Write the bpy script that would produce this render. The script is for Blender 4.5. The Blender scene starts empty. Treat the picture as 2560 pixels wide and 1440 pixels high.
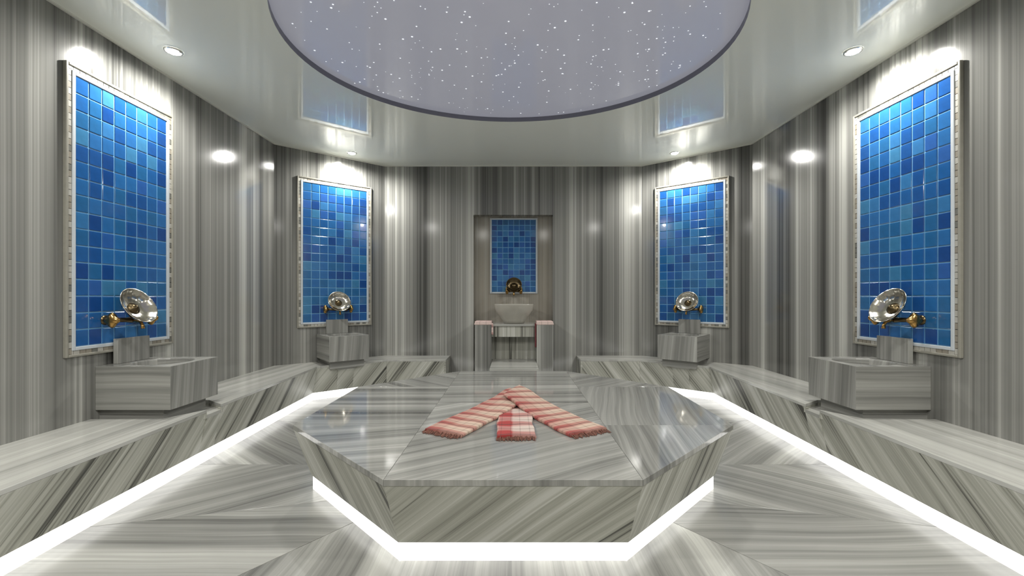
import bpy, bmesh, math, random
from mathutils import Vector, Matrix
random.seed(7)
S = bpy.context.scene
COL = S.collection
R = math.radians

# ------------------------------------------------------------------ camera
CAM_H = 1.52
F_PX = 1080.0
cam_d = bpy.data.cameras.new('camera')
cam = bpy.data.objects.new('camera', cam_d)
COL.objects.link(cam)
cam.location = (0, 0, CAM_H)
cam.rotation_euler = (R(90), 0, 0)
cam_d.sensor_width = 36.0
cam_d.lens = F_PX / 2560 * 36.0
cam_d.shift_x = -3 / 2560
cam_d.shift_y = 20 / 2560
cam_d.clip_start = 0.05
S.camera = cam

# ------------------------------------------------------------------ world, exposure
w = bpy.data.worlds.new('world'); S.world = w
w.use_nodes = True
w.node_tree.nodes['Background'].inputs[0].default_value = (0.05, 0.05, 0.05, 1)
w.node_tree.nodes['Background'].inputs[1].default_value = 1.0
S.view_settings.view_transform = 'Standard'
S.view_settings.look = 'None'
S.view_settings.gamma = 1.0
S.view_settings.use_curve_mapping = False
S.view_settings.exposure = 1.17
LED_STRENGTH = 0.8          # the white light bands along benches and altar
SPOT_W = 112.0               # base power of the ceiling spots, seen ones and added fill
CEIL = 3.75
LAMP_COL = (1.0, 0.978, 0.935)


# ------------------------------------------------------------------ helpers: colour and materials
def lin(r, g, b):
    f = lambda c: c / 12.92 if c <= 0.04045 else ((c + 0.055) / 1.055) ** 2.4
    return (f(r / 255), f(g / 255), f(b / 255), 1)


def new_mat(name):
    m = bpy.data.materials.new(name)
    m.use_nodes = True
    nt = m.node_tree
    return m, nt, nt.nodes['Principled BSDF']


def simple(name, col, rough=0.4, metal=0.0, emit=None, estr=0.0, coat=0.0, noise=0.0, nscale=8):
    m, nt, b = new_mat(name)
    b.inputs['Base Color'].default_value = col
    b.inputs['Roughness'].default_value = rough
    b.inputs['Metallic'].default_value = metal
    b.inputs['Coat Weight'].default_value = coat
    if emit:
        b.inputs['Emission Color'].default_value = emit
        b.inputs['Emission Strength'].default_value = estr
    if noise:
        tc = nt.nodes.new('ShaderNodeTexCoord')
        n = nt.nodes.new('ShaderNodeTexNoise'); n.inputs['Scale'].default_value = nscale
        n.inputs['Detail'].default_value = 4
        nt.links.new(tc.outputs['Object'], n.inputs['Vector'])
        mx = nt.nodes.new('ShaderNodeMix'); mx.data_type = 'RGBA'
        mx.inputs[6].default_value = tuple(c * (1 - noise) for c in col[:3]) + (1,)
        mx.inputs[7].default_value = tuple(min(1, c * (1 + noise)) for c in col[:3]) + (1,)
        nt.links.new(n.outputs['Fac'], mx.inputs[0])
        nt.links.new(mx.outputs[2], b.inputs['Base Color'])
    return m


def striped(name, stops, broad=1.6, mid=6.0, fine=38.0, wob=0.03, rough=0.1, seed=0.0, vfac=.012, wts=(.42, .36, .22), spread=.72):
    """Banded marble: bands run along UV v, vary over UV u (metres)."""
    m, nt, b = new_mat(name)
    N, L = nt.nodes, nt.links
    uv = N.new('ShaderNodeUVMap'); uv.uv_map = 'UVMap'
    sep = N.new('ShaderNodeSeparateXYZ'); L.new(uv.outputs[0], sep.inputs[0])
    # slow waviness of the bands
    wn = N.new('ShaderNodeTexNoise'); wn.inputs['Scale'].default_value = 0.9; wn.inputs['Detail'].default_value = 1
    L.new(uv.outputs[0], wn.inputs['Vector'])
    wm = N.new('ShaderNodeMath'); wm.operation = 'MULTIPLY_ADD'
    wm.inputs[1].default_value = wob
    L.new(wn.outputs['Fac'], wm.inputs[0]); L.new(sep.outputs[0], wm.inputs[2])
    vy = N.new('ShaderNodeMath'); vy.operation = 'MULTIPLY'; vy.inputs[1].default_value = vfac
    L.new(sep.outputs[1], vy.inputs[0])
    cb = N.new('ShaderNodeCombineXYZ')
    L.new(wm.outputs[0], cb.inputs[0]); L.new(vy.outputs[0], cb.inputs[1]); cb.inputs[2].default_value = seed

    def nz(scale, det, rgh):
        n = N.new('ShaderNodeTexNoise')
        n.inputs['Scale'].default_value = scale
        n.inputs['Detail'].default_value = det
        n.inputs['Roughness'].default_value = rgh
        L.new(cb.outputs[0], n.inputs['Vector'])
        return n.outputs['Fac']
    parts = [(nz(broad, 2, .5), wts[0]), (nz(mid, 3, .6), wts[1]), (nz(fine, 3, .7), wts[2])]
    acc = None
    for o, wt in parts:
        mm = N.new('ShaderNodeMath'); mm.operation = 'MULTIPLY'; mm.inputs[1].default_value = wt
        L.new(o, mm.inputs[0])
        if acc is None:
            acc = mm.outputs[0]
        else:
            ad = N.new('ShaderNodeMath'); ad.operation = 'ADD'
            L.new(acc, ad.inputs[0]); L.new(mm.outputs[0], ad.inputs[1]); acc = ad.outputs[0]
    mr = N.new('ShaderNodeMapRange')
    mr.inputs['From Min'].default_value = 0.5 - 0.17 * spread
    mr.inputs['From Max'].default_value = 0.5 + 0.17 * spread
    L.new(acc, mr.inputs['Value'])
    cr = N.new('ShaderNodeValToRGB')
    el = cr.color_ramp.elements
    el[0].position = stops[0][0]; el[0].color = stops[0][1]
    el[1].position = stops[-1][0]; el[1].color = stops[-1][1]
    for p, c in stops[1:-1]:
        e = el.new(p); e.color = c
    L.new(mr.outputs[0], cr.inputs[0])
    L.new(cr.outputs[0], b.inputs['Base Color'])
    b.inputs['Roughness'].default_value = rough
    return m


G = lambda v, t=(1.0, 1.0, 0.965): tuple(c for c in lin(v * t[0], v * t[1], v * t[2])[:3]) + (1,)
ST_WALL = [(0, G(66)), (.2, G(98)), (.45, G(124)), (.62, G(138)), (.8, G(168)), (1, G(188))]
ST_LIGHT = [(0, G(82)), (.25, G(114)), (.5, G(136)), (.8, G(160)), (1, G(182))]
ST_BENCH = [(0, G(138)), (.35, G(162)), (.65, G(176)), (1, G(192))]
ST_RISER = [(0, G(66, (1, 1, .92))), (.14, G(104, (1, 1, .93))), (.24, G(146, (1, 1, .93))), (.55, G(170, (1, 1, .94))), (.8, G(186, (1, 1, .95))), (1, G(202))]
M_WALL = striped('striped_marble_wall', ST_WALL, broad=1.7, mid=6, fine=34, wob=.006, rough=.13, vfac=.0015, wts=(.48, .32, .20), spread=.53)
M_FLOOR = striped('striped_marble_floor', ST_LIGHT, broad=2.2, mid=7, fine=30, wob=.08, rough=.24)
M_TOP = striped('striped_marble_altar_top', ST_LIGHT, broad=2.4, mid=8, fine=34, wob=.08, rough=.06)
M_BENCH = striped('striped_marble_bench', ST_BENCH, broad=3.0, mid=11, fine=40, wob=.03, rough=.16)
M_RISER = striped('striped_marble_riser', ST_RISER, broad=2.6, mid=8, fine=36, wob=.06, rough=.38, spread=.44, wts=(.38, .36, .26))
M_BASIN = striped('striped_marble_basin', [(0, G(98)), (.4, G(132)), (.7, G(152)), (1, G(174))], broad=5, mid=14, fine=44, wob=.05, rough=.2)
M_BASEBED = simple('mortar_bed', G(120), .8, noise=.15)
M_CEIL = simple('gloss_stretch_ceiling', lin(240, 243, 235), .045, coat=0.08, noise=.012, nscale=1.5)
M_CEILTRIM = simple('ceiling_bead', lin(214, 214, 205), .3, noise=.03)
M_STARBASE = simple('star_ceiling_film', lin(180, 181, 194), .10, emit=lin(196, 198, 214), estr=.10, coat=.2, noise=.03, nscale=3)
M_STARRIM = simple('star_ceiling_rim', lin(120, 120, 132), .35, noise=.05)
M_STAR = simple('fibre_star', (1, 1, 1, 1), .4, emit=(0.92, 0.95, 1.0, 1), estr=.32)
M_LED = simple('led_band', (1, 1, 1, 1), .4, emit=(1.0, 0.99, 0.955, 1), estr=LED_STRENGTH)
M_LAMP = simple('spot_lens', (1, 1, 1, 1), .3, emit=LAMP_COL + (1,), estr=34.0)
M_LAMP_FILL = simple('fill_spot_lens', (1, 1, 1, 1), .3, emit=LAMP_COL + (1,), estr=4.0)  # lens for the added fill spots only
M_CHROME = simple('white_metal_ring', lin(225, 225, 220), .2, metal=.6, noise=.03)
M_CLIP = simple('grey_metal_clip', lin(130, 130, 128), .35, metal=.6, noise=.05)
M_WHITE = simple('white_stone_trim', lin(184, 190, 194), .25, noise=.06, nscale=14)
M_BEADS = [simple('border_stone_pale', lin(172, 170, 162), .3, noise=.1, nscale=30),
           simple('border_stone_grey', lin(112, 112, 106), .3, noise=.12, nscale=30),
           simple('border_stone_beige', lin(142, 136, 124), .3, noise=.12, nscale=30)]
M_FRAME = simple('beige_stone_frame', lin(140, 138, 128), .25, noise=.16, nscale=18)
M_GROUT = simple('pale_blue_grout', lin(112, 166, 205), .6, noise=.08)
BLUES = [(30, 84, 142), (38, 94, 150), (26, 74, 134), (48, 104, 154), (22, 64, 124), (34, 90, 138), (54, 110, 150), (40, 84, 148)]
M_TILES = [simple('blue_glass_tile_%d' % i, lin(*c), .12, coat=.3, noise=.18, nscale=22) for i, c in enumerate(BLUES)]
M_SILVER = simple('tinned_metal', lin(205, 200, 188), .16, metal=1.0, noise=.25, nscale=40)
M_BRASS = simple('aged_brass', lin(176, 140, 84), .22, metal=1.0, noise=.25, nscale=30)
M_DARKBRASS = simple('dark_bronze', lin(96, 84, 62), .28, metal=1.0, noise=.25, nscale=30)
M_CERAMIC = simple('pale_stone_bowl', lin(160, 157, 147), .22, noise=.06, nscale=10)


# ------------------------------------------------------------------ helpers: objects
def tag(o, label=None, cat=None, group=None, kind=None):
    if label: o['label'] = label
    if cat: o['category'] = cat
    if group: o['group'] = group
    if kind: o['kind'] = kind
    return o


def empty(name, loc=(0, 0, 0), rz=0.0):
    o = bpy.data.objects.new(name, None)
    o.empty_display_size = 0.1
    o.location = loc
    o.rotation_euler = (0, 0, rz)
    COL.objects.link(o)
    return o


def build(name, verts, faces, mat, parent=None, uvf=None, smooth=False, bevel=0.0, mats=None, fmat=None, recalc=True):
    me = bpy.data.meshes.new(name)
    bm = bmesh.new()
    vs = [bm.verts.new(v) for v in verts]
    bm.verts.index_update()
    for i, f in enumerate(faces):
        try:
            fc = bm.faces.new([vs[k] for k in f])
            if fmat: fc.material_index = fmat[i]
        except ValueError:
            pass
    if recalc:
        bmesh.ops.recalc_face_normals(bm, faces=bm.faces)
    bm.normal_update()
    lay = bm.loops.layers.uv.new('UVMap')
    if uvf:
        for f in bm.faces:
            for l in f.loops:
                l[lay].uv = uvf(l.vert.co, f.normal)
    bm.to_mesh(me); bm.free()
    for m in (mats or [mat]):
        me.materials.append(m)
    if smooth:
        for p in me.polygons: p.use_smooth = True
    o = bpy.data.objects.new(name, me)
    COL.objects.link(o)
    if parent: o.parent = parent
    if bevel:
        b = o.modifiers.new('bevel', 'BEVEL'); b.width = bevel; b.segments = 2; b.limit_method = 'ANGLE'
        b.angle_limit = R(40)
    return o


def box_vf(x0, x1, y0, y1, z0, z1, base=0):
    v = [(x0, y0, z0), (x1, y0, z0), (x1, y1, z0), (x0, y1, z0), (x0, y0, z1), (x1, y0, z1), (x1, y1, z1), (x0, y1, z1)]
    f = [(0, 3, 2, 1), (4, 5, 6, 7), (0, 1, 5, 4), (1, 2, 6, 5), (2, 3, 7, 6), (3, 0, 4, 7)]
    return v, [tuple(i + base for i in q) for q in f]


def boxes(bl):
    V, F_ = [], []
    for b in bl:
        v, f = box_vf(*b, base=len(V)); V += v; F_ += f
    return V, F_


def prism_vf(poly, z0, z1):
    n = len(poly)
    v = [(p[0], p[1], z0) for p in poly] + [(p[0], p[1], z1) for p in poly]
    f = [tuple(range(n - 1, -1, -1)), tuple(range(n, 2 * n))]
    for i in range(n):
        j = (i + 1) % n
        f.append((i, j, n + j, n + i))
    return v, f


def uv_dir(ang, off=0.0):
    """stripes run along direction ang (deg, in xy plane); vertical faces get upright stripes"""
    c, s = math.cos(R(ang)), math.sin(R(ang))
    def fn(co, n):
        u = -co.x * s + co.y * c
        v = co.x * c + co.y * s
        return (u + off, v + co.z)
    return fn


def uv_wall(off=0.0):
    """upright stripes on vertical faces"""
    def fn(co, n):
        if abs(n.x) > abs(n.y):
            return (co.y + off, co.z)
        return (co.x + off, co.z)
    return fn


def lathe_vf(prof, n=32, base=0, axis='z', center=(0, 0, 0)):
    V, F_ = [], []
    for r, h in prof:
        for i in range(n):
            a = 2 * math.pi * i / n
            p = (r * math.cos(a), r * math.sin(a), h)
            if axis == 'y': p = (p[0], h, p[1])
            if axis == 'x': p = (h, p[0], p[1])
            V.append((p[0] + center[0], p[1] + center[1], p[2] + center[2]))
    for k in range(len(prof) - 1):
        for i in range(n):
            j = (i + 1) % n
            F_.append((base + k * n + i, base + k * n + j, base + (k + 1) * n + j, base + (k + 1) * n + i))
    F_.append(tuple(base + i for i in range(n)))
    F_.append(tuple(base + (len(prof) - 1) * n + i for i in range(n)))
    return V, F_


def tube_vf(pts, rad, n=10, base=0):
    V, F_ = [], []
    pts = [Vector(p) for p in pts]
    for k, p in enumerate(pts):
        t = (pts[min(k + 1, len(pts) - 1)] - pts[max(k - 1, 0)]).normalized()
        a = Vector((0, 0, 1)) if abs(t.z) < .9 else Vector((1, 0, 0))
        u = t.cross(a).normalized(); w_ = t.cross(u).normalized()
        r = rad[k] if isinstance(rad, (list, tuple)) else rad
        for i in range(n):
            an = 2 * math.pi * i / n
            V.append(tuple(p + u * (r * math.cos(an)) + w_ * (r * math.sin(an))))
    for k in range(len(pts) - 1):
        for i in range(n):
            j = (i + 1) % n
            F_.append((base + k * n + i, base + k * n + j, base + (k + 1) * n + j, base + (k + 1) * n + i))
    F_.append(tuple(base + i for i in range(n)))
    F_.append(tuple(base + (len(pts) - 1) * n + i for i in range(n)))
    return V, F_


def copy_tree(o, parent=None):
    c = o.copy(); COL.objects.link(c)
    c.parent = parent
    for ch in list(o.children):
        copy_tree(ch, c)
    return c


# ------------------------------------------------------------------ room plan (metres; y is depth from the camera)
XW = 3.5                                   # side walls
ZC, ZB, XB = 6.32, 7.40, 2.20              # side wall end, back wall, back wall half width
YF = -1.5                                  # front wall behind the camera
ND = Vector((XB * -1 + XW, ZB - 0.06 - ZC)); ND.normalize()
D_ANG = Vector((-XB + XW, ZB - ZC)).normalized()      # left slanted wall direction, going to the back
N_ANG = Vector((D_ANG.y, -D_ANG.x))                    # into the room
ANG_C = Vector((-XW, ZC)) + D_ANG * ((Vector((-XB, ZB)) - Vector((-XW, ZC))).length * .52)


def PA(a, o):                               # point on the left slanted wall: a along, o into the room
    p = ANG_C + D_ANG * a + N_ANG * o
    return (p.x, p.y)


def struct(o):
    o['kind'] = 'structure'; return o


T = 0.25
# side walls
for sx, nm in ((-1, 'wall_left'), (1, 'wall_right')):
    poly = [(sx * XW, YF), (sx * (XW + T), YF), (sx * (XW + T), ZC + .12), (sx * XW, ZC)]
    struct(build(nm, *prism_vf(poly, 0, CEIL), M_WALL, uvf=uv_wall(2.3 if sx < 0 else 11.7)))
    # slanted wall with its own band coordinate
    a = Vector((sx * XW, ZC)); b = Vector((sx * XB, ZB)); d = (b - a).normalized(); n = Vector((-d.y * -sx, d.x * -sx))
    n = Vector((sx * abs(d.y), abs(d.x)))
    poly = [(a.x, a.y), (b.x, b.y), (b.x + n.x * T, b.y + n.y * T), (a.x + n.x * T, a.y + n.y * T)]
    off = 21.3 if sx < 0 else 31.9
    struct(build('wall_back_left' if sx < 0 else 'wall_back_right', *prism_vf(poly, 0, CEIL), M_WALL,
                 uvf=(lambda co, nn, a=a, d=d, off=off: ((Vector((co.x, co.y)) - a).dot(d) + off, co.z))))
# back wall with a niche
NX, NTOP, NDEP = 0.68, 2.91, 0.15
V, Fc = boxes([(-XB - .1, -NX, ZB, ZB + T, 0, CEIL), (NX, XB + .1, ZB, ZB + T, 0, CEIL),
               (-NX, NX, ZB, ZB + T, NTOP, CEIL), (-NX, NX, ZB + NDEP + .02, ZB + T, 0, NTOP)])
wall_back = struct(build('wall_back', V, Fc, M_WALL, uvf=uv_wall(44.1), recalc=False))
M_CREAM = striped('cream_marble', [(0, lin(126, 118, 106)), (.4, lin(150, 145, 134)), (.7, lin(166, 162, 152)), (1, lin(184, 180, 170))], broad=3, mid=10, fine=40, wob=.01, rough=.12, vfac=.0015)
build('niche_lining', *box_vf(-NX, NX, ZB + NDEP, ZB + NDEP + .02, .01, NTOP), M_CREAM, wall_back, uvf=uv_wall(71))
struct(build('wall_front', *box_vf(-XW - T, XW + T, YF - T, YF, 0, CEIL), M_WALL, uvf=uv_wall(57.0)))

# ceiling with an elliptical opening
EC, EA, EB, EDEP = (-0.03, 3.88), 1.97, 1.65, 0.055
outer = [(-XW - T, YF - T), (XW + T, YF - T), (XW + T, ZB + T), (-XW - T, ZB + T)]
bm = bmesh.new()
ov = [bm.verts.new((x, y, CEIL)) for x, y in outer]
NE = 96
iv = [bm.verts.new((EC[0] + EA * math.cos(2 * math.pi * i / NE), EC[1] + EB * math.sin(2 * math.pi * i / NE), CEIL)) for i in range(NE)]
ed = [bm.edges.new((ov[i], ov[(i + 1) % 4])) for i in range(4)] + [bm.edges.new((iv[i], iv[(i + 1) % NE])) for i in range(NE)]
bmesh.ops.triangle_fill(bm, use_beauty=True, edges=ed)
for f in list(bm.faces):
    c = f.calc_center_median()
    if ((c.x - EC[0]) / EA) ** 2 + ((c.y - EC[1]) / EB) ** 2 < .99:
        bm.faces.remove(f)
for f in bm.faces:
    if f.normal.z > 0: f.normal_flip()
me = bpy.data.meshes.new('ceiling'); bm.to_mesh(me); bm.free()
me.materials.append(M_CEIL)
ceiling = bpy.data.objects.new('ceiling', me); COL.objects.link(ceiling); struct(ceiling)
V = [(EC[0] + EA * math.cos(2 * math.pi * i / NE), EC[1] + EB * math.sin(2 * math.pi * i / NE), CEIL) for i in range(NE)]
V2 = [(x, y, CEIL + EDEP) for x, y, z in V]
build('opening_rim', V + V2, [(i, (i + 1) % NE, NE + (i + 1) % NE, NE + i) for i in range(NE)], M_STARRIM, ceiling, recalc=False)
star = build('star_panel', [(EC[0] + (EA + .03) * math.cos(2 * math.pi * i / NE), EC[1] + (EB + .03) * math.sin(2 * math.pi * i / NE), z)
                            for z in (CEIL + EDEP, CEIL + EDEP + .03) for i in range(NE)],
             [tuple(range(NE)), tuple(range(NE, 2 * NE))] + [(i, (i + 1) % NE, NE + (i + 1) % NE, NE + i) for i in range(NE)],
             M_STARBASE, ceiling)
star['label'] = 'oval lavender grey panel with small white star lights'
V, Fc = [], []
for k in range(420):
    a = random.uniform(0, 2 * math.pi); r = math.sqrt(random.random()) * .97
    cx, cy = EC[0] + EA * r * math.cos(a), EC[1] + EB * r * math.sin(a)
    rr = random.choice((.004, .005, .006, .008, .010))
    b = len(V)
    V += [(cx + rr * math.cos(t * math.pi / 3), cy + rr * math.sin(t * math.pi / 3), CEIL + EDEP - .0015) for t in range(6)]
    V.append((cx, cy, CEIL + EDEP - .003))
    Fc += [(b + t, b + 6, b + (t + 1) % 6) for t in range(6)]
o = build('star_light', V, Fc, M_STAR, ceiling); o['kind'] = 'stuff'


# thin bead where walls meet the ceiling
def bead(name, p, q, n):
    p, q, n = Vector(p), Vector(q), Vector(n).normalized()
    poly = [p, q, q + n * .018, p + n * .018]
    struct(build(name, *prism_vf([(v.x, v.y) for v in poly], CEIL - .014, CEIL - .0005), M_CEILTRIM))


bead('trim_1', (-XW, YF), (-XW, ZC), (1, 0)); bead('trim_2', (XW, YF), (XW, ZC), (-1, 0))
bead('trim_3', (-XW, ZC), (-XB, ZB), N_ANG); bead('trim_4', (XW, ZC), (XB, ZB), (-N_ANG.x, N_ANG.y))
bead('trim_5', (-XB, ZB), (XB, ZB), (0, -1))

# floor: mortar bed and big marble slabs laid in mitred zones
floor = struct(build('floor', *box_vf(-XW - T, XW + T, YF - T, ZB + T, -.12, -.025), M_BASEBED))
Zn = {
    'F': ([(-3.2, YF), (0, YF), (0, 3.0), (-1.0, 3.0), (-3.2, .12)], 90),
    'A': ([(-3.2, .12), (-1.0, 3.0), (-1.1, 3.28), (-3.2, 2.74)], 0),
    'C': ([(-3.2, 2.74), (-1.1, 3.28), (-1.1, 3.9), (-3.2, 3.9)], 42),
    'D': ([(-3.2, 3.9), (-1.1, 3.9), (-1.1, 4.82), (-3.2, 5.36)], -40),
    'G': ([(-3.2, 5.36), (-1.1, 4.82), (-1, 5.1), (-3.2, 7.38)], 0),
    'H': ([(-3.2, 7.38), (-1, 5.1), (0, 5.1), (0, 7.38)], 90),
    'U': ([(-1.0, 3.0), (0, 3.0), (0, 5.1), (-1, 5.1), (-1.1, 4.82), (-1.1, 3.28)], 0),
}


def shrink(poly, d):
    c = Vector((sum(p[0] for p in poly) / len(poly), sum(p[1] for p in poly) / len(poly)))
    out = []
    for p in poly:
        v = Vector(p) - c
        out.append(tuple(c + v * (1 - d / v.length)))
    return out


for sx in (-1, 1):
    for i, (k, (poly, ang)) in enumerate(Zn.items()):
        pp = [(sx * -p[0], p[1]) for p in poly]
        if k in 'FHU':                       # zones that cross the middle are one slab
            if sx > 0: continue
            lft = {'F': [(-3.2, .12), (-1.0, 3.0)], 'H': [(-3.2, 7.38), (-1, 5.1)], 'U': [(-1.0, 3.0), (-1.1, 3.28), (-1.1, 4.82), (-1, 5.1)]}[k]
            if k == 'F': lft = [(-3.2, YF)] + lft
            pp = lft + [(-p[0], p[1]) for p in reversed(lft)]
        build('floor_slab', *prism_vf(shrink(pp, .003), -.025, 0), M_FLOOR, floor,
              uvf=uv_dir(ang if sx < 0 else -ang, 3.7 * i + 29.4 * (sx > 0)), bevel=.002)

# ------------------------------------------------------------------ octagonal belly stone
OC = Vector((0, 4.054))
OCT = [(-.7065, -1.706), (.7065, -1.706), (1.706, -.7065), (1.706, .7065), (.7065, 1.706), (-.7065, 1.706), (-1.706, .7065), (-1.706, -.7065)]
HT, HB, QB = 0.52, 0.112, 0.93
altar = empty('belly_stone', (OC.x, OC.y, 0))
tag(altar, 'large octagonal striped marble belly stone in the middle of the floor', 'platform')
h = .7065; W_ = 1.706
tops = [([(-h, -W_), (h, -W_), (h, 0), (-h, 0)], 33), ([(-h, 0), (h, 0), (h, W_), (-h, W_)], 2),
        ([(-W_, -h), (-h, -h), (-h, h), (-W_, h)], 0), ([(h, -h), (W_, -h), (W_, h), (h, h)], 78),
        ([(-W_, -h), (-h, -W_), (-h, -h)], 12), ([(h, -W_), (W_, -h), (h, -h)], 84),
        ([(W_, h), (h, W_), (h, h)], 40), ([(-h, W_), (-W_, h), (-h, h)], -40)]
for i, (poly, ang) in enumerate(tops):
    build('top_slab', *prism_vf(shrink(poly, .0012), HT - .035, HT), M_TOP, altar, uvf=uv_dir(ang, 5.3 * i + 90), bevel=.0015)


def plank_vf(a_top, b_top, a_bot, b_bot, zt, zb, inward, th):
    """slanted slab between a top edge and a bottom edge; inward = thickness direction (2d)"""
    iw = Vector((inward[0], inward[1], 0)) * th
    q = [Vector((*a_bot, zb)), Vector((*b_bot, zb)), Vector((*b_top, zt)), Vector((*a_top, zt))]
    q2 = [v + iw for v in q]
    v = [tuple(p) for p in q + q2]
    f = [(0, 1, 2, 3), (7, 6, 5, 4), (0, 4, 5, 1), (1, 5, 6, 2), (2, 6, 7, 3), (3, 7, 4, 0)]
    return v, f


def uv_plank(a, b, ang, off):
    """stripes in the plane of a riser: ang degrees from the length direction"""
    a = Vector(a); d = (Vector(b) - a).normalized()
    c, s = math.cos(R(ang)), math.sin(R(ang))
    def fn(co, n):
        t = (Vector((co.x, co.y)) - a).dot(d); zz = co.z
        return (-t * s + zz * c + off, t * c + zz * s)
    return fn


r_ang = [40, 75, 60, 40, 45, 50, 60, 118]
for i in range(8):
    a, b = Vector(OCT[i]), Vector(OCT[(i + 1) % 8])
    nin = -((a + b) / 2).normalized()
    build('side_slab', *plank_vf(a * .998, b * .998, a * QB, b * QB, HT - .035, HB, nin, .04), M_RISER, altar,
          uvf=uv_plank(a, b, r_ang[i], 7.1 * i + 130), bevel=.0015)
# core under the top so the stone is solid
build('core', *prism_vf([tuple(Vector(p) * .90) for p in OCT], .005, HT - .036), M_BASEBED, altar)

led = empty('light_strip', (OC.x, OC.y, 0))
tag(led, 'white light band round the foot of the octagonal belly stone', 'light strip', 'white light bands')
for i in range(8):
    a, b = Vector(OCT[i]) * (QB - .006), Vector(OCT[(i + 1) % 8]) * (QB - .006)
    nin = -((a + b) / 2).normalized()
    build('diffuser', *plank_vf(a, b, a, b, HB - .002, .002, nin, .015), M_LED, led)

# ------------------------------------------------------------------ wall benches
BH, BT, BZ = 0.50, 0.03, 0.110
xf = lambda z: 2.69 + (z - 2.25) * .0374
IN = .07
OFFA = .48
ZBF = 6.92                                  # front edge of the back bench
XEND = 1.08
K1 = None
# corner between side bench front and slanted bench front
p0 = Vector(PA(0, OFFA))
for it in range(2000):
    a_ = -1 + it * .001
    q = Vector(PA(a_, OFFA))
    if q.x >= -xf(q.y):
        K1 = (q.x, q.y); break
tt = (ZBF - p0.y) / D_ANG.y
K2 = (p0.x + D_ANG.x * tt, ZBF)
K1b = (K1[0] - IN, K1[1] + IN * (1 - N_ANG.x) / -N_ANG.y)
K2b = (K2[0] + (IN * (-N_ANG.y) - IN) / N_ANG.x, ZBF + IN)

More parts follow.
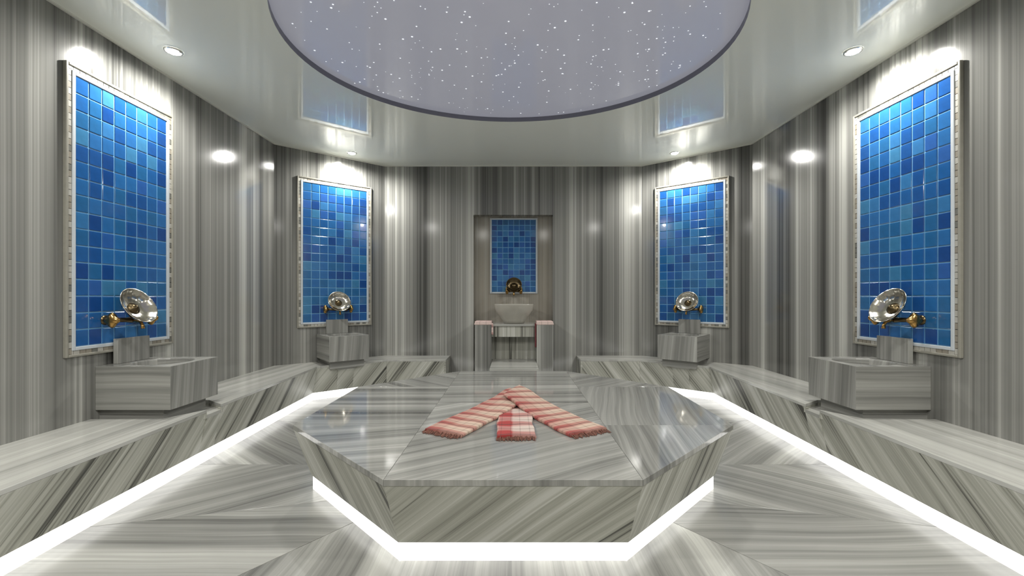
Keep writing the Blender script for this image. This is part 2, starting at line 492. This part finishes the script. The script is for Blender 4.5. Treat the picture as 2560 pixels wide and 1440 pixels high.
for sx in (-1, 1):
    side = 'left' if sx < 0 else 'right'
    mx = lambda p, sx=sx: (-sx * p[0], p[1])
    bench = empty('marble_bench', (0, 0, 0))
    bench.location = (sx * 3.1, 3.0, 0)
    O_ = Vector((sx * 3.1, 3.0))
    loc = lambda p, mx=mx, O_=O_: (mx(p)[0] - O_.x, mx(p)[1] - O_.y)
    tag(bench, 'low striped marble bench running along the %s wall to the back' % side, 'bench', 'wall benches')
    seats = [
        ([(-XW, YF), (-XW, 3.58), (-2.92, 3.60), (-xf(3.88), 3.88), (-xf(YF), YF)], 90, 'S1'),
        ([(-XW, 4.24), (-2.99, 4.24), (-xf(4.08), 4.08), K1, PA(-.12, OFFA), PA(-.3, .40), PA(-.3, 0), (-XW, ZC)], 86, 'S2'),
        ([PA(.3, 0), PA(.3, .40), PA(.12, OFFA), K2, (-XEND, ZBF), (-XEND, ZB), (-XB, ZB)], 10, 'S3'),
    ]
    for i, (poly, ang, _) in enumerate(seats):
        build('seat_slab', *prism_vf([loc(p) for p in poly], BH - BT, BH), M_BENCH, bench,
              uvf=uv_dir(ang if sx < 0 else 180 - ang, 170 + 6.3 * i + 40 * (sx > 0)), bevel=.003)
    # lowered drain floors under the two wash basins
    for poly, ang in (([(-XW, 3.58), (-2.92, 3.60), (-xf(3.88), 3.88), (-xf(4.08), 4.08), (-2.99, 4.24), (-XW, 4.24)], 90),
                      ([PA(-.3, 0), PA(-.3, .40), PA(-.12, OFFA), PA(.12, OFFA), PA(.3, .40), PA(.3, 0)], 40)):
        build('drain_shelf', *prism_vf([loc(p) for p in poly], .42, .45), M_BENCH, bench,
              uvf=uv_dir(ang if sx < 0 else 180 - ang, 200 + 40 * (sx > 0)))
    lb = lambda z: (-(xf(z) + IN), z)
    tl = lambda z: (-xf(z), z)
    ia = lambda p: (p[0] - N_ANG.x * IN, p[1] - N_ANG.y * IN)
    runs = [  # top a, top b, bottom a, bottom b, height, thickness direction
        (tl(YF), tl(3.88), lb(YF), lb(3.88), BH - BT, (-1, 0)),
        (tl(3.88), tl(4.08), lb(3.88), lb(4.08), .42, (-1, 0)),
        (tl(4.08), K1, lb(4.08), K1b, BH - BT, (-1, 0)),
        (K1, PA(-.12, OFFA), K1b, ia(PA(-.12, OFFA)), BH - BT, (-N_ANG.x, -N_ANG.y)),
        (PA(-.12, OFFA), PA(.12, OFFA), ia(PA(-.12, OFFA)), ia(PA(.12, OFFA)), .42, (-N_ANG.x, -N_ANG.y)),
        (PA(.12, OFFA), K2, ia(PA(.12, OFFA)), K2b, BH - BT, (-N_ANG.x, -N_ANG.y)),
        (K2, (-XEND, ZBF), K2b, (-XEND, ZBF + IN), BH - BT, (0, 1)),
        ((-XEND, ZBF), (-XEND, ZB), (-XEND, ZBF + IN), (-XEND, ZB), BH - BT, (-1, 0)),
    ]
    for i, (ta, tb, ba, bb, ht, iw) in enumerate(runs):
        ta, tb, ba, bb = loc(ta), loc(tb), loc(ba), loc(bb)
        vf = plank_vf(ta, tb, ba, bb, ht, BZ if i < 7 else 0.0, (-sx * iw[0], iw[1]), .03)
        build('riser_slab', *vf, M_RISER, bench, uvf=uv_plank(ta, tb, 52, 250 + 5.9 * min(i, 3 if i < 6 else i) + 60 * (sx > 0)), bevel=.0015)
    # skirts closing the seat slabs round the drains
    for ch, iw in (([(-XW, 3.58), (-2.92, 3.60), (-xf(3.88), 3.88)], (0, -1)), ([(-xf(4.08), 4.08), (-2.99, 4.24), (-XW, 4.24)], (0, 1)),
               ([PA(-.3, 0), PA(-.3, .40), PA(-.12, OFFA)], (-D_ANG.x, -D_ANG.y)), ([PA(.12, OFFA), PA(.3, .40), PA(.3, 0)], (D_ANG.x, D_ANG.y))):
        for q in range(2):
            a, b = loc(ch[q]), loc(ch[q + 1])
            build('drain_skirt', *plank_vf(a, b, a, b, BH - BT, .421, (-sx * iw[0], iw[1]), .02), M_RISER, bench, uvf=uv_plank(a, b, 90, 330))
    led = empty('light_strip', (sx * 3.0, 3.0, 0))
    tag(led, 'white light band along the foot of the %s wall bench' % side, 'light strip', 'white light bands')
    path = [lb(YF), K1b, K2b, (-XEND, ZBF + IN)]
    iws = [(-1, 0), (-N_ANG.x, -N_ANG.y), (0, 1)]
    for i in range(3):
        a = mx(path[i]); b = mx(path[i + 1])
        a = (a[0] - sx * 3.0, a[1] - 3.0); b = (b[0] - sx * 3.0, b[1] - 3.0)
        iw = (-sx * iws[i][0], iws[i][1])
        a = (a[0] + iw[0] * .006, a[1] + iw[1] * .006); b = (b[0] + iw[0] * .006, b[1] + iw[1] * .006)
        build('diffuser', *plank_vf(a, b, a, b, BZ - .002, .002, iw, .015), M_LED, led)
        a2 = (a[0] + iw[0] * .016, a[1] + iw[1] * .016); b2 = (b[0] + iw[0] * .016, b[1] + iw[1] * .016)
        build('leak_stop', *plank_vf(a2, b2, a2, b2, BZ + .01, .001, iw, .01), M_CLIP, led)  # unseen backing added to stop LED light leaking inside the bench

# ------------------------------------------------------------------ stations on the walls (local x along the wall, y into the room)
def rot_for(n):
    return math.atan2(-n[0], n[1])


ST = {   # station: wall point, normal
    'left near': ((-XW, 3.887), (1, 0)),
    'right near': ((XW, 3.887), (-1, 0)),
    'left far': ((ANG_C.x, ANG_C.y), (N_ANG.x, N_ANG.y)),
    'right far': ((-ANG_C.x, ANG_C.y), (-N_ANG.x, N_ANG.y)),
}
WHERE = {'left near': ('tall', 'in the foreground of the left wall'), 'right near': ('tall', 'in the foreground of the right wall'),
         'left far': ('', 'on the slanted wall back left'), 'right far': ('', 'on the slanted wall back right')}

tile_meshes = {}


def tile_mesh(w_, h_, mi):
    key = (round(w_, 4), round(h_, 4), mi)
    if key in tile_meshes: return tile_meshes[key]
    g = .0052; bv = .003
    x0, x1, z0, z1 = g, w_ - g, g, h_ - g
    v = [(x0, 0, z0), (x1, 0, z0), (x1, 0, z1), (x0, 0, z1),
         (x0, .004, z0), (x1, .004, z0), (x1, .004, z1), (x0, .004, z1),
         (x0 + bv, .006, z0 + bv), (x1 - bv, .006, z0 + bv), (x1 - bv, .006, z1 - bv), (x0 + bv, .006, z1 - bv)]
    f = [(0, 1, 2, 3)]
    for k in (0, 4):
        for i in range(4):
            j = (i + 1) % 4
            f.append((k + i, k + j, k + 4 + j, k + 4 + i))
    f.append((8, 9, 10, 11))
    me = bpy.data.meshes.new('tile')
    bm = bmesh.new(); vs = [bm.verts.new(p) for p in v]
    for q in f: bm.faces.new([vs[i] for i in q])
    bmesh.ops.recalc_face_normals(bm, faces=bm.faces)
    bm.to_mesh(me); bm.free()
    me.materials.append(M_TILES[mi])
    tile_meshes[key] = me
    return me


def panel(loc, n, label, w_, z0, z1, cols, rows, frame=.05, beads=True):
    p = empty('mosaic_panel', (loc[0], loc[1], z0), rot_for(n))
    tag(p, label, 'tile panel', 'blue tiled wall panels')
    H = z1 - z0; hw = w_ / 2
    build('grout_bed', *box_vf(-hw, hw, .0, .012, 0, H), M_GROUT, p)
    tw, th = w_ / cols, H / rows
    for r in range(rows):
        for c in range(cols):
            wts = [5, 4, 4, 2, 3, 4, 1.5, 2]
            mi = random.choices(range(len(BLUES)), wts)[0]
            t = bpy.data.objects.new('tile', tile_mesh(tw, th, mi))
            COL.objects.link(t); t.parent = p
            t.location = (-hw + c * tw, .0115, r * th)
    b = .028
    for (x0, x1, za, zb) in ((-hw - b, -hw, -b, H + b), (hw, hw + b, -b, H + b), (-hw, hw, -b, 0), (-hw, hw, H, H + b)):
        build('white_border', *box_vf(x0, x1, 0, .026, za, zb), M_WHITE, p, bevel=.004)
    if beads:
        V, Fc, fm = [], [], []
        e = hw + b; hh0, hh1 = -b, H + b
        bw = .03
        def add(x0, x1, za, zb, k):
            v, f = box_vf(x0, x1, 0, .02, za, zb, base=len(V)); V.extend(v); Fc.extend(f); fm.extend([k] * 6)
        z = hh0 - bw
        i = 0
        while z < hh1 + bw - .01:
            for s_ in (-1, 1):
                k = random.choice((0, 0, 1, 2, 2))
                add(*sorted((s_ * (e + .001), s_ * (e + bw))), z + .002, min(z + .048, hh1 + bw), k)
            z += .05
        x = -e
        while x < e - .01:
            for (za, zb) in ((hh0 - bw, hh0 - .001), (hh1 + .001, hh1 + bw)):
                add(x + .002, min(x + .048, e), za, zb, random.choice((0, 0, 1, 2, 2)))
            x += .05
        o = build('stone_border', V, Fc, None, p, mats=M_BEADS, fmat=fm); o['kind'] = 'stuff'
        e2 = e + bw; fw = .022
        for (x0, x1, za, zb) in ((-e2 - fw, -e2, hh0 - bw - fw, hh1 + bw + fw), (e2, e2 + fw, hh0 - bw - fw, hh1 + bw + fw),
                                 (-e2, e2, hh0 - bw - fw, hh0 - bw), (-e2, e2, hh1 + bw, hh1 + bw + fw)):
            build('outer_frame', *box_vf(x0, x1, 0, .03, za, zb), M_FRAME, p, bevel=.006)
    return p


PZ0, PZ1 = 1.115, 3.275
for k, (loc, n) in ST.items():
    far = 'far' in k
    lab = {'left near': 'tall blue tiled panel in the foreground of the left wall',
           'right near': 'tall blue tiled panel in the foreground of the right wall',
           'left far': 'blue tiled panel on the slanted wall at the back left',
           'right far': 'blue tiled panel on the slanted wall at the back right'}[k]
    panel(loc, n, lab, .907 if not far else .985, PZ0, PZ1 - (.02 if far else 0), 8, 16)
panel((0.01, ZB + NDEP), (0, -1), 'small blue tiled panel in the niche of the back wall', .77, 1.59, 2.85, 8, 13, beads=False)


# ------------------------------------------------------------------ wash basins
def make_basin(label, loc, n, z_foot):
    b = empty('wash_basin', (loc[0], loc[1], z_foot), rot_for(n))
    tag(b, label, 'wash basin', 'marble wash basins')
    L0 = .565 - z_foot; H = .93 - z_foot
    hw, D0, D1 = .29, .002, .63
    cx, cy, rx, ry = 0.0, .335, .225, .235
    # outline points matched to bowl angles
    angs = sorted(set([2 * math.pi * i / 44 for i in range(44)] +
                      [math.atan2(sy - cy, sx) % (2 * math.pi) for sx in (-hw, hw) for sy in (D0, D1)]))
    outp, inp = [], []
    for a in angs:
        c, s = math.cos(a), math.sin(a)
        ts = []
        if c > 1e-9: ts.append((hw - cx) / c)
        if c < -1e-9: ts.append((-hw - cx) / c)
        if s > 1e-9: ts.append((D1 - cy) / s)
        if s < -1e-9: ts.append((D0 - cy) / s)
        t = min(x for x in ts if x > 0)
        outp.append((cx + c * t, cy + s * t)); inp.append((cx + rx * c, cy + ry * s))
    n_ = len(angs)
    V = [(x, y, L0) for x, y in outp] + [(x, y, H) for x, y in outp] + [(x, y, H) for x, y in inp]
    ringz = [(.97, H - .012), (.93, H - .09), (.78, H - .17), (.45, H - .20), (.08, H - .205)]
    for q, z in ringz:
        V += [(cx + (x - cx) * q, cy + (y - cy) * q, z) for x, y in inp]
    Fc = [tuple(range(n_ - 1, -1, -1))]
    for k in range(len(ringz) + 2):
        for i in range(n_):
            j = (i + 1) % n_
            Fc.append((k * n_ + i, k * n_ + j, (k + 1) * n_ + j, (k + 1) * n_ + i))
    Fc.append(tuple(range((len(ringz) + 2) * n_, (len(ringz) + 3) * n_)))
    so = random.uniform(0, 50)
    def uvb(co, nn):
        if abs(nn.z) > .6: return (co.y + so, co.x)
        if abs(nn.x) > abs(nn.y): return (co.z * .8 + so + 3, co.y)
        return (co.x + .08 * co.z + so + 6, co.z)
    build('body', V, Fc, M_BASIN, b, uvf=uvb, bevel=.006)
    # plain top rim slab edge
    build('plinth', *box_vf(-hw + .04, hw - .04, .0, D1 - .09, 0, L0), M_BASIN, b, uvf=lambda co, nn: (co.z + so, co.x + co.y))
    build('back_upstand', *box_vf(-.165, .165, .034, .075, H, H + .22), M_BASIN, b,
          uvf=lambda co, nn: (co.x + so + 9, co.z), bevel=.004)
    V, Fc = lathe_vf([(.02, 0), (.02, .006), (.008, .008)], 16)
    build('drain', [(x, y + cy, z + H - .205) for x, y, z in V], Fc, M_BRASS, b, smooth=True)
    return b


BAS = {'left near': 'big square marble wash basin on the left bench in the foreground',
       'right near': 'big square marble wash basin on the right bench in the foreground',
       'left far': 'smaller looking marble wash basin below the back left blue panel',
       'right far': 'smaller looking marble wash basin below the back right blue panel'}
for k, (loc, n) in ST.items():
    l2 = (loc[0], loc[1] + .02) if 'near' in k else loc
    make_basin(BAS[k], l2, n, .45)


# ------------------------------------------------------------------ taps and metal bowls
def make_taps(label, loc, n, zc, small=1.0):
    t = empty('wall_tap', (loc[0], loc[1], zc), rot_for(n))
    tag(t, label, 'tap', 'brass wall taps')
    for s in (-1, 1):
        x = s * .155 * small
        V, Fc = lathe_vf([(.042, .012), (.042, .02), (.028, .03), (.016, .034)], 20, axis='y', center=(x, 0, 0))
        build('wall_flange', V, Fc, M_DARKBRASS, t, smooth=True)
        V, Fc = tube_vf([(x, .02, 0), (x, .07, 0), (x + s * .01, .10, 0)], .016)
        build('inlet_pipe', V, Fc, M_DARKBRASS, t, smooth=True)
        # lobed handle, knob turned outwards
        V, Fc = [], []
        nl, N_ = 4, 40
        prof = [(.016, .0), (.050, .010), (.058, .028), (.046, .046), (.018, .054)]
        for r, y in prof:
            for i in range(N_):
                a = 2 * math.pi * i / N_
                rr = r * (1 + .16 * math.cos(nl * a))
                V.append((x + s * (.012 + y * 1.1), .115 + rr * math.cos(a), rr * math.sin(a)))
        for k in range(len(prof) - 1):
            for i in range(N_):
                j = (i + 1) % N_
                Fc.append((k * N_ + i, k * N_ + j, (k + 1) * N_ + j, (k + 1) * N_ + i))
        Fc += [tuple(range(N_)), tuple(range((len(prof) - 1) * N_, len(prof) * N_))]
        build('handle', V, Fc, M_BRASS, t, smooth=True)
    V, Fc = tube_vf([(-.165 * small, .105, 0), (-.06, .105, -.004), (0, .105, -.006), (.06, .105, -.004), (.165 * small, .105, 0)],
                    [.018, .021, .028, .021, .018], 12)
    build('mixer_bar', V, Fc, M_DARKBRASS, t, smooth=True)
    V, Fc = tube_vf([(0, .105, -.01), (0, .15, -.012), (0, .19, -.025), (0, .205, -.06), (0, .207, -.085)],
                    [.018, .017, .015, .014, .016], 12)
    build('spout', V, Fc, M_BRASS, t, smooth=True)
    return t


def make_bowl(label, loc, n, zc, yoff=.17, dia=.33, tilt=28, mat=None):
    """shallow embossed bath bowl leaning back on the taps, mouth to the room"""
    mat = mat or M_SILVER
    rz = rot_for(n)
    r = dia / 2
    b = bpy.data.objects.new('bath_bowl', None); b.empty_display_size = .1
    nn = Vector((n[0], n[1], 0)).normalized()
    b.location = (loc[0] + nn.x * yoff, loc[1] + nn.y * yoff, zc)
    b.rotation_mode = 'XYZ'
    # local z = mouth direction; tilt from the vertical towards the room
    b.rotation_euler = (R(-(90 - tilt)), 0, rz)
    COL.objects.link(b)
    tag(b, label, 'bowl', 'metal bath bowls')
    N_ = 56
    prof = [(.02, -.062), (.45, -.060), (.75, -.045), (.93, -.014), (1.0, .002), (1.035, .006), (1.03, .010), (.985, .006), (.90, -.010),
            (.72, -.038), (.5, -.049), (.34, -.052)]
    V, Fc = [], []
    for q, hgt in prof:
        for i in range(N_):
            a = 2 * math.pi * i / N_
            rr = q * r * (1 + (.018 * math.cos(14 * a) if .4 < q < .99 else 0))
            V.append((rr * math.cos(a), rr * math.sin(a), hgt))
    for k in range(len(prof) - 1):
        for i in range(N_):
            j = (i + 1) % N_
            Fc.append((k * N_ + i, k * N_ + j, (k + 1) * N_ + j, (k + 1) * N_ + i))
    Fc += [tuple(range(N_)), tuple(range((len(prof) - 1) * N_, len(prof) * N_))]
    build('shell', V, Fc, mat, b, smooth=True)
    V, Fc = lathe_vf([(.055, -.052), (.052, -.044), (.036, -.036), (.032, -.028), (.014, -.016), (.003, -.014)], 24)
    build('centre_boss', V, Fc, M_DARKBRASS, b, smooth=True)
    return b


for k, (loc, n) in ST.items():
    nm = {'left near': 'on the near left blue panel', 'right near': 'on the near right blue panel',
          'left far': 'on the back left blue panel', 'right far': 'on the back right blue panel'}[k]
    l2 = (loc[0], loc[1] - .045) if 'near' in k else loc
    make_taps('brass wall tap with two lobed handles ' + nm, l2, n, 1.315)
    make_bowl('round embossed metal bath bowl leaning on the tap ' + nm, l2, n, 1.435)

# ------------------------------------------------------------------ wash stand in the back niche
VX = 0.013
stand = empty('wash_stand', (VX, 7.2, 0))
tag(stand, 'marble wash stand with two side pillars in the back wall niche', 'wash stand')
o7 = 7.2
PT = 1.05
for s in (-1, 1):
    x0, x1 = sorted((s * .365, s * .635))
    build('pillar', *box_vf(x0, x1, 6.98 - o7, ZB + NDEP - .005 - o7, 0, PT), M_WALL, stand, uvf=uv_wall(410 + 3 * s), bevel=.005)
build('counter', *box_vf(-.364, .364, 7.04 - o7, ZB + NDEP - .005 - o7, PT - .025, PT + .01), M_BENCH, stand, uvf=uv_dir(0, 420), bevel=.004)
build('apron', *box_vf(-.364, .364, 7.07 - o7, 7.10 - o7, .85, PT - .026), M_RISER, stand, uvf=uv_wall(431), bevel=.003)
build('back_panel', *box_vf(-.364, .364, 7.36 - o7, 7.39 - o7, .446, PT - .026), M_RISER, stand, uvf=uv_wall(436))
build('step', *box_vf(-.364, .364, 6.40 - o7, 7.40 - o7, 0, .445), M_BENCH, stand, uvf=uv_dir(0, 440), bevel=.004)

vs_ = empty('vessel_sink', (VX, 7.24, PT + .01))
tag(vs_, 'pale stone bowl sink standing on the counter of the back niche', 'sink')
prof = [(.10, 0), (.17, .004), (.19, .05), (.26, .14), (.315, .23), (.325, .31), (.325, .325), (.295, .325), (.285, .30), (.24, .17), (.15, .09), (.03, .075)]
V, Fc = lathe_vf(prof, 48)
build('bowl', [(x, y * .62, z) for x, y, z in V], Fc, M_CERAMIC, vs_, smooth=True)
V, Fc = lathe_vf([(.022, .074), (.022, .08), (.01, .083)], 16)
build('drain', V, Fc, M_BRASS, vs_, smooth=True)

make_taps('dark wall tap above the bowl sink in the back niche', (VX, ZB + NDEP), (0, -1), 1.615, .5)
make_bowl('small dark metal bath bowl resting on the tap in the niche', (VX, ZB + NDEP), (0, -1), 1.715, yoff=.15, dia=.26, tilt=25, mat=M_DARKBRASS)


# ------------------------------------------------------------------ cotton bath towels
def plaid(name, base, red, dark, len_red, cross, fade=0.0):
    """woven check: v along the towel, u across (0..1)"""
    m, nt, b = new_mat(name)
    N, L = nt.nodes, nt.links
    uv = N.new('ShaderNodeUVMap'); uv.uv_map = 'UVMap'
    sep = N.new('ShaderNodeSeparateXYZ'); L.new(uv.outputs[0], sep.inputs[0])
    def ramp(src, stops):
        cr = N.new('ShaderNodeValToRGB'); cr.color_ramp.interpolation = 'LINEAR'
        el = cr.color_ramp.elements
        el[0].position, el[0].color = stops[0][0], (stops[0][1],) * 3 + (1,)
        el[1].position, el[1].color = stops[-1][0], (stops[-1][1],) * 3 + (1,)
        for p, c in stops[1:-1]:
            e = el.new(p); e.color = (c, c, c, 1)
        L.new(src, cr.inputs[0]); return cr.outputs[0]
    def math_(op, a, b_=None, val=None):
        n = N.new('ShaderNodeMath'); n.operation = op
        L.new(a, n.inputs[0])
        if b_ is not None: L.new(b_, n.inputs[1])
        if val is not None: n.inputs[1].default_value = val
        return n.outputs[0]
    cyc = math_('FRACT', math_('MULTIPLY', sep.outputs[1], val=cross))
    cr_red = ramp(cyc, [(0, .85), (.28, .95), (.40, .25), (.50, 0), (.82, 0), (.94, .6), (1, .85)])
    cr_dark = ramp(cyc, [(0, 0), (.0, .1), (.06, .8), (.12, .1), (.5, 0), (.62, .35), (.68, 0), (1, 0)])
    ln_red = ramp(sep.outputs[0], len_red)
    cyc2 = math_('FRACT', math_('MULTIPLY', sep.outputs[0], val=4.0))
    ln_dark = ramp(cyc2, [(0, 0), (.4, 0), (.47, .35), (.55, 0), (1, 0)])
    rsum = math_('ADD', math_('MULTIPLY', cr_red, val=.62), math_('MULTIPLY', ln_red, val=.75))
    rcl = math_('MINIMUM', rsum, val=1.0)
    dsum = math_('MINIMUM', math_('ADD', cr_dark, ln_dark), val=.8)
    m1 = N.new('ShaderNodeMix'); m1.data_type = 'RGBA'; m1.inputs[6].default_value = base; m1.inputs[7].default_value = red
    L.new(rcl, m1.inputs[0])
    m2 = N.new('ShaderNodeMix'); m2.data_type = 'RGBA'; m2.inputs[7].default_value = dark
    L.new(m1.outputs[2], m2.inputs[6]); L.new(dsum, m2.inputs[0])
    L.new(m2.outputs[2], b.inputs['Base Color'])
    b.inputs['Roughness'].default_value = .85
    return m


M_PL_V = plaid('plaid_cotton_cross', lin(186, 166, 148), lin(150, 70, 66), lin(62, 38, 32), [(0, .6), (.35, .4), (.5, .1), (1, 0)], 8.0)
M_PL_C = plaid('plaid_cotton_check', lin(188, 174, 164), lin(152, 52, 50), lin(66, 48, 46), [(0, .3), (.06, .9), (.36, .9), (.44, .1), (1, 0)], 5.0)
M_PL_B = plaid('plaid_cotton_pale', lin(224, 204, 196), lin(150, 92, 88), lin(70, 40, 40), [(0, .1), (.5, 0), (1, .1)], 4.0)
M_FLAP = simple('dark_red_cotton', lin(92, 44, 46), .85, noise=.35, nscale=40)
M_FRINGE = simple('cotton_fringe', lin(104, 68, 56), .9, noise=.75, nscale=45)


def towel(label, p_near, p_far, wid, z0, th, mat, lift=0.0, mitre=0.0, group='plaid bath towels on the belly stone', flip=False, seed=0):
    a, b_ = Vector(p_near), Vector(p_far)
    d = b_ - a; Ln = d.length; d.normalize()
    rz = math.atan2(-d.x, d.y)               # local y runs from the near end to the far end
    t = empty('bath_towel', (a.x, a.y, z0), rz)
    tag(t, label, 'towel', group)
    rnd = random.Random(seed)
    NL, hw = 44, wid / 2
    # rounded cross section, bottom then top
    sec = [(-.97, 0), (.97, 0), (1.0, .25), (1.0, .7), (.96, .95), (.8, 1.0), (.4, 1.02), (0, .98), (-.4, 1.03), (-.8, 1.0), (-.96, .95), (-1.0, .7), (-1.0, .25)]
    n = len(sec)
    V, Fc = [], []
    ph = rnd.uniform(0, 6)
    for k in range(NL + 1):
        f = k / NL
        lf = lift * (max(0, (f - .4) / .6) ** 2 * (3 - 2 * max(0, (f - .4) / .6)))
        wv = .006 * math.sin(9 * f + ph) + .003 * math.sin(23 * f + ph * 2)
        for (sx_, sz) in sec:
            zz = lf + sz * th * (1 + .10 * math.sin(17 * f + 3 * sx_ + ph))
            V.append((sx_ * hw + wv, f * (Ln + mitre * sx_ * hw), zz + .001))
    for k in range(NL):
        for i in range(n):
            j = (i + 1) % n
            Fc.append((k * n + i, k * n + j, (k + 1) * n + j, (k + 1) * n + i))
    Fc += [tuple(range(n)), tuple(range(NL * n, NL * n + n))]
    sg = -1 if flip else 1
    build('cloth', V, Fc, mat, t, uvf=lambda co, nn: ((sg * co.x / hw + 1) / 2, co.y / 1.2), smooth=False, bevel=0)
    for (y0, dy) in ((0, -1),):
        V, Fc = [], []
        cnt = 34
        for i in range(cnt):
            x = -hw * .96 + 2 * hw * .96 * i / (cnt - 1)
            l_ = rnd.uniform(.03, .055)
            jx = rnd.uniform(-.006, .006)
            z1 = rnd.uniform(.2, .8) * th
            v, f = tube_vf([(x, y0 - dy * .004, z1), (x + jx * .4, y0 + dy * l_ * .4, z1 * .6 + .002), (x + jx, y0 + dy * l_, .0042)],
                           [.0034, .0042, .003], 5, base=len(V))
            V += v; Fc += f
        o = build('fringe', V, Fc, M_FRINGE, t); o['kind'] = 'stuff'
    return t


towel('red and cream plaid towel folded lengthwise, middle one pointing to the viewer', (.018, 3.02), (.018, 3.90), .275, HT, .027, M_PL_C, seed=3)
towel('red striped cream towel folded lengthwise, slanting off to the left', (-.512, 3.115), (.045, 4.17), .33, HT, .027, M_PL_V, lift=.046, mitre=-.9, seed=4)
towel('red striped cream towel folded lengthwise, slanting off to the right', (.548, 3.125), (-.010, 4.17), .33, HT, .027, M_PL_V, lift=.078, mitre=.9, seed=5)


def pillar_towel(label, s):
    t = empty('hand_towel', (VX + s * .5, 7.17, PT))
    tag(t, label, 'towel', 'folded towels on the niche pillars')
    def layer(nm, x0, x1, y0, y1, z0, z1):
        return build(nm, *box_vf(x0, x1, y0, y1, z0, z1), M_PL_B, t, uvf=lambda co, nn: ((co.x + .2) / .4, co.y * 2.2 + co.z * 2), bevel=.012)
    layer('folded_layer', -.145, .145, -.185, .17, 0.001, .03)
    layer('folded_layer', -.138, .138, -.18, .16, .030, .058)
    # flap hanging down the inner face of the pillar
    xi = -s * .135
    x0, x1 = sorted((xi - s * .001, xi - s * .028))
    drop = -.36 if s > 0 else -.16
    fl = layer('hanging_flap', x0, x1, -.20, -.135, drop, .028)
    if s > 0: fl.data.materials[0] = M_FLAP
    return t


pillar_towel('pale folded towel on the left pillar of the niche wash stand', -1)
pillar_towel('pale folded towel with long dark red flap on the right niche pillar', 1)


# ------------------------------------------------------------------ recessed ceiling spots, then added fill spots out of view
def downlight(label, x, y, power, size=1.0, lens=None, soft=.04):
    d = empty('ceiling_spot', (x, y, CEIL))
    tag(d, label, 'ceiling light', 'recessed ceiling spots')
    r = .07 * size
    V, Fc = lathe_vf([(r * .72, -.004), (r * .80, -.013), (r, -.011), (r * 1.08, -.0005)], 40)
    build('trim_ring', V, Fc[:-2], M_CHROME, d, smooth=True)
    V, Fc = lathe_vf([(r * .74, -.001), (r * .72, -.012), (r * .5, -.022), (r * .2, -.026), (.002, -.0265)], 32)
    build('lens', V, Fc, lens or M_LAMP, d, smooth=True)
    for s in (-1, 1):
        build('clip', *box_vf(s * r * .86 - .006, s * r * .86 + .006, -.008, .008, -.0165, -.011), M_CLIP, d, bevel=.002)
    ld = bpy.data.lights.new('spot_lamp', 'SPOT')
    ld.energy = power; ld.color = LAMP_COL
    ld.spot_size = R(174); ld.spot_blend = 0.7; ld.shadow_soft_size = soft
    lo = bpy.data.objects.new('spot_lamp', ld); COL.objects.link(lo)
    lo.parent = d; lo.location = (0, 0, -.06)
    return d


downlight('recessed ceiling spot above the near left blue panel', -3.09, 3.93, SPOT_W * .62)
downlight('recessed ceiling spot above the near right blue panel', 3.09, 3.93, SPOT_W * .62)
downlight('recessed ceiling spot above the back left blue panel', -2.51, 6.72, SPOT_W * .62)
downlight('recessed ceiling spot above the back right blue panel', 2.51, 6.72, SPOT_W * .62)
for sx in (-1, 1):  # four extra spots added out of view to brighten the room
    sd = 'left' if sx < 0 else 'right'
    downlight('added unseen fill spot in the front ceiling on the %s, outer one' % sd, sx * 2.51, 1.39, SPOT_W, 1.8, M_LAMP_FILL, .11)
    downlight('added unseen fill spot in the front ceiling on the %s, inner one' % sd, sx * 1.05, .1, SPOT_W, 1.8, M_LAMP_FILL, .11)
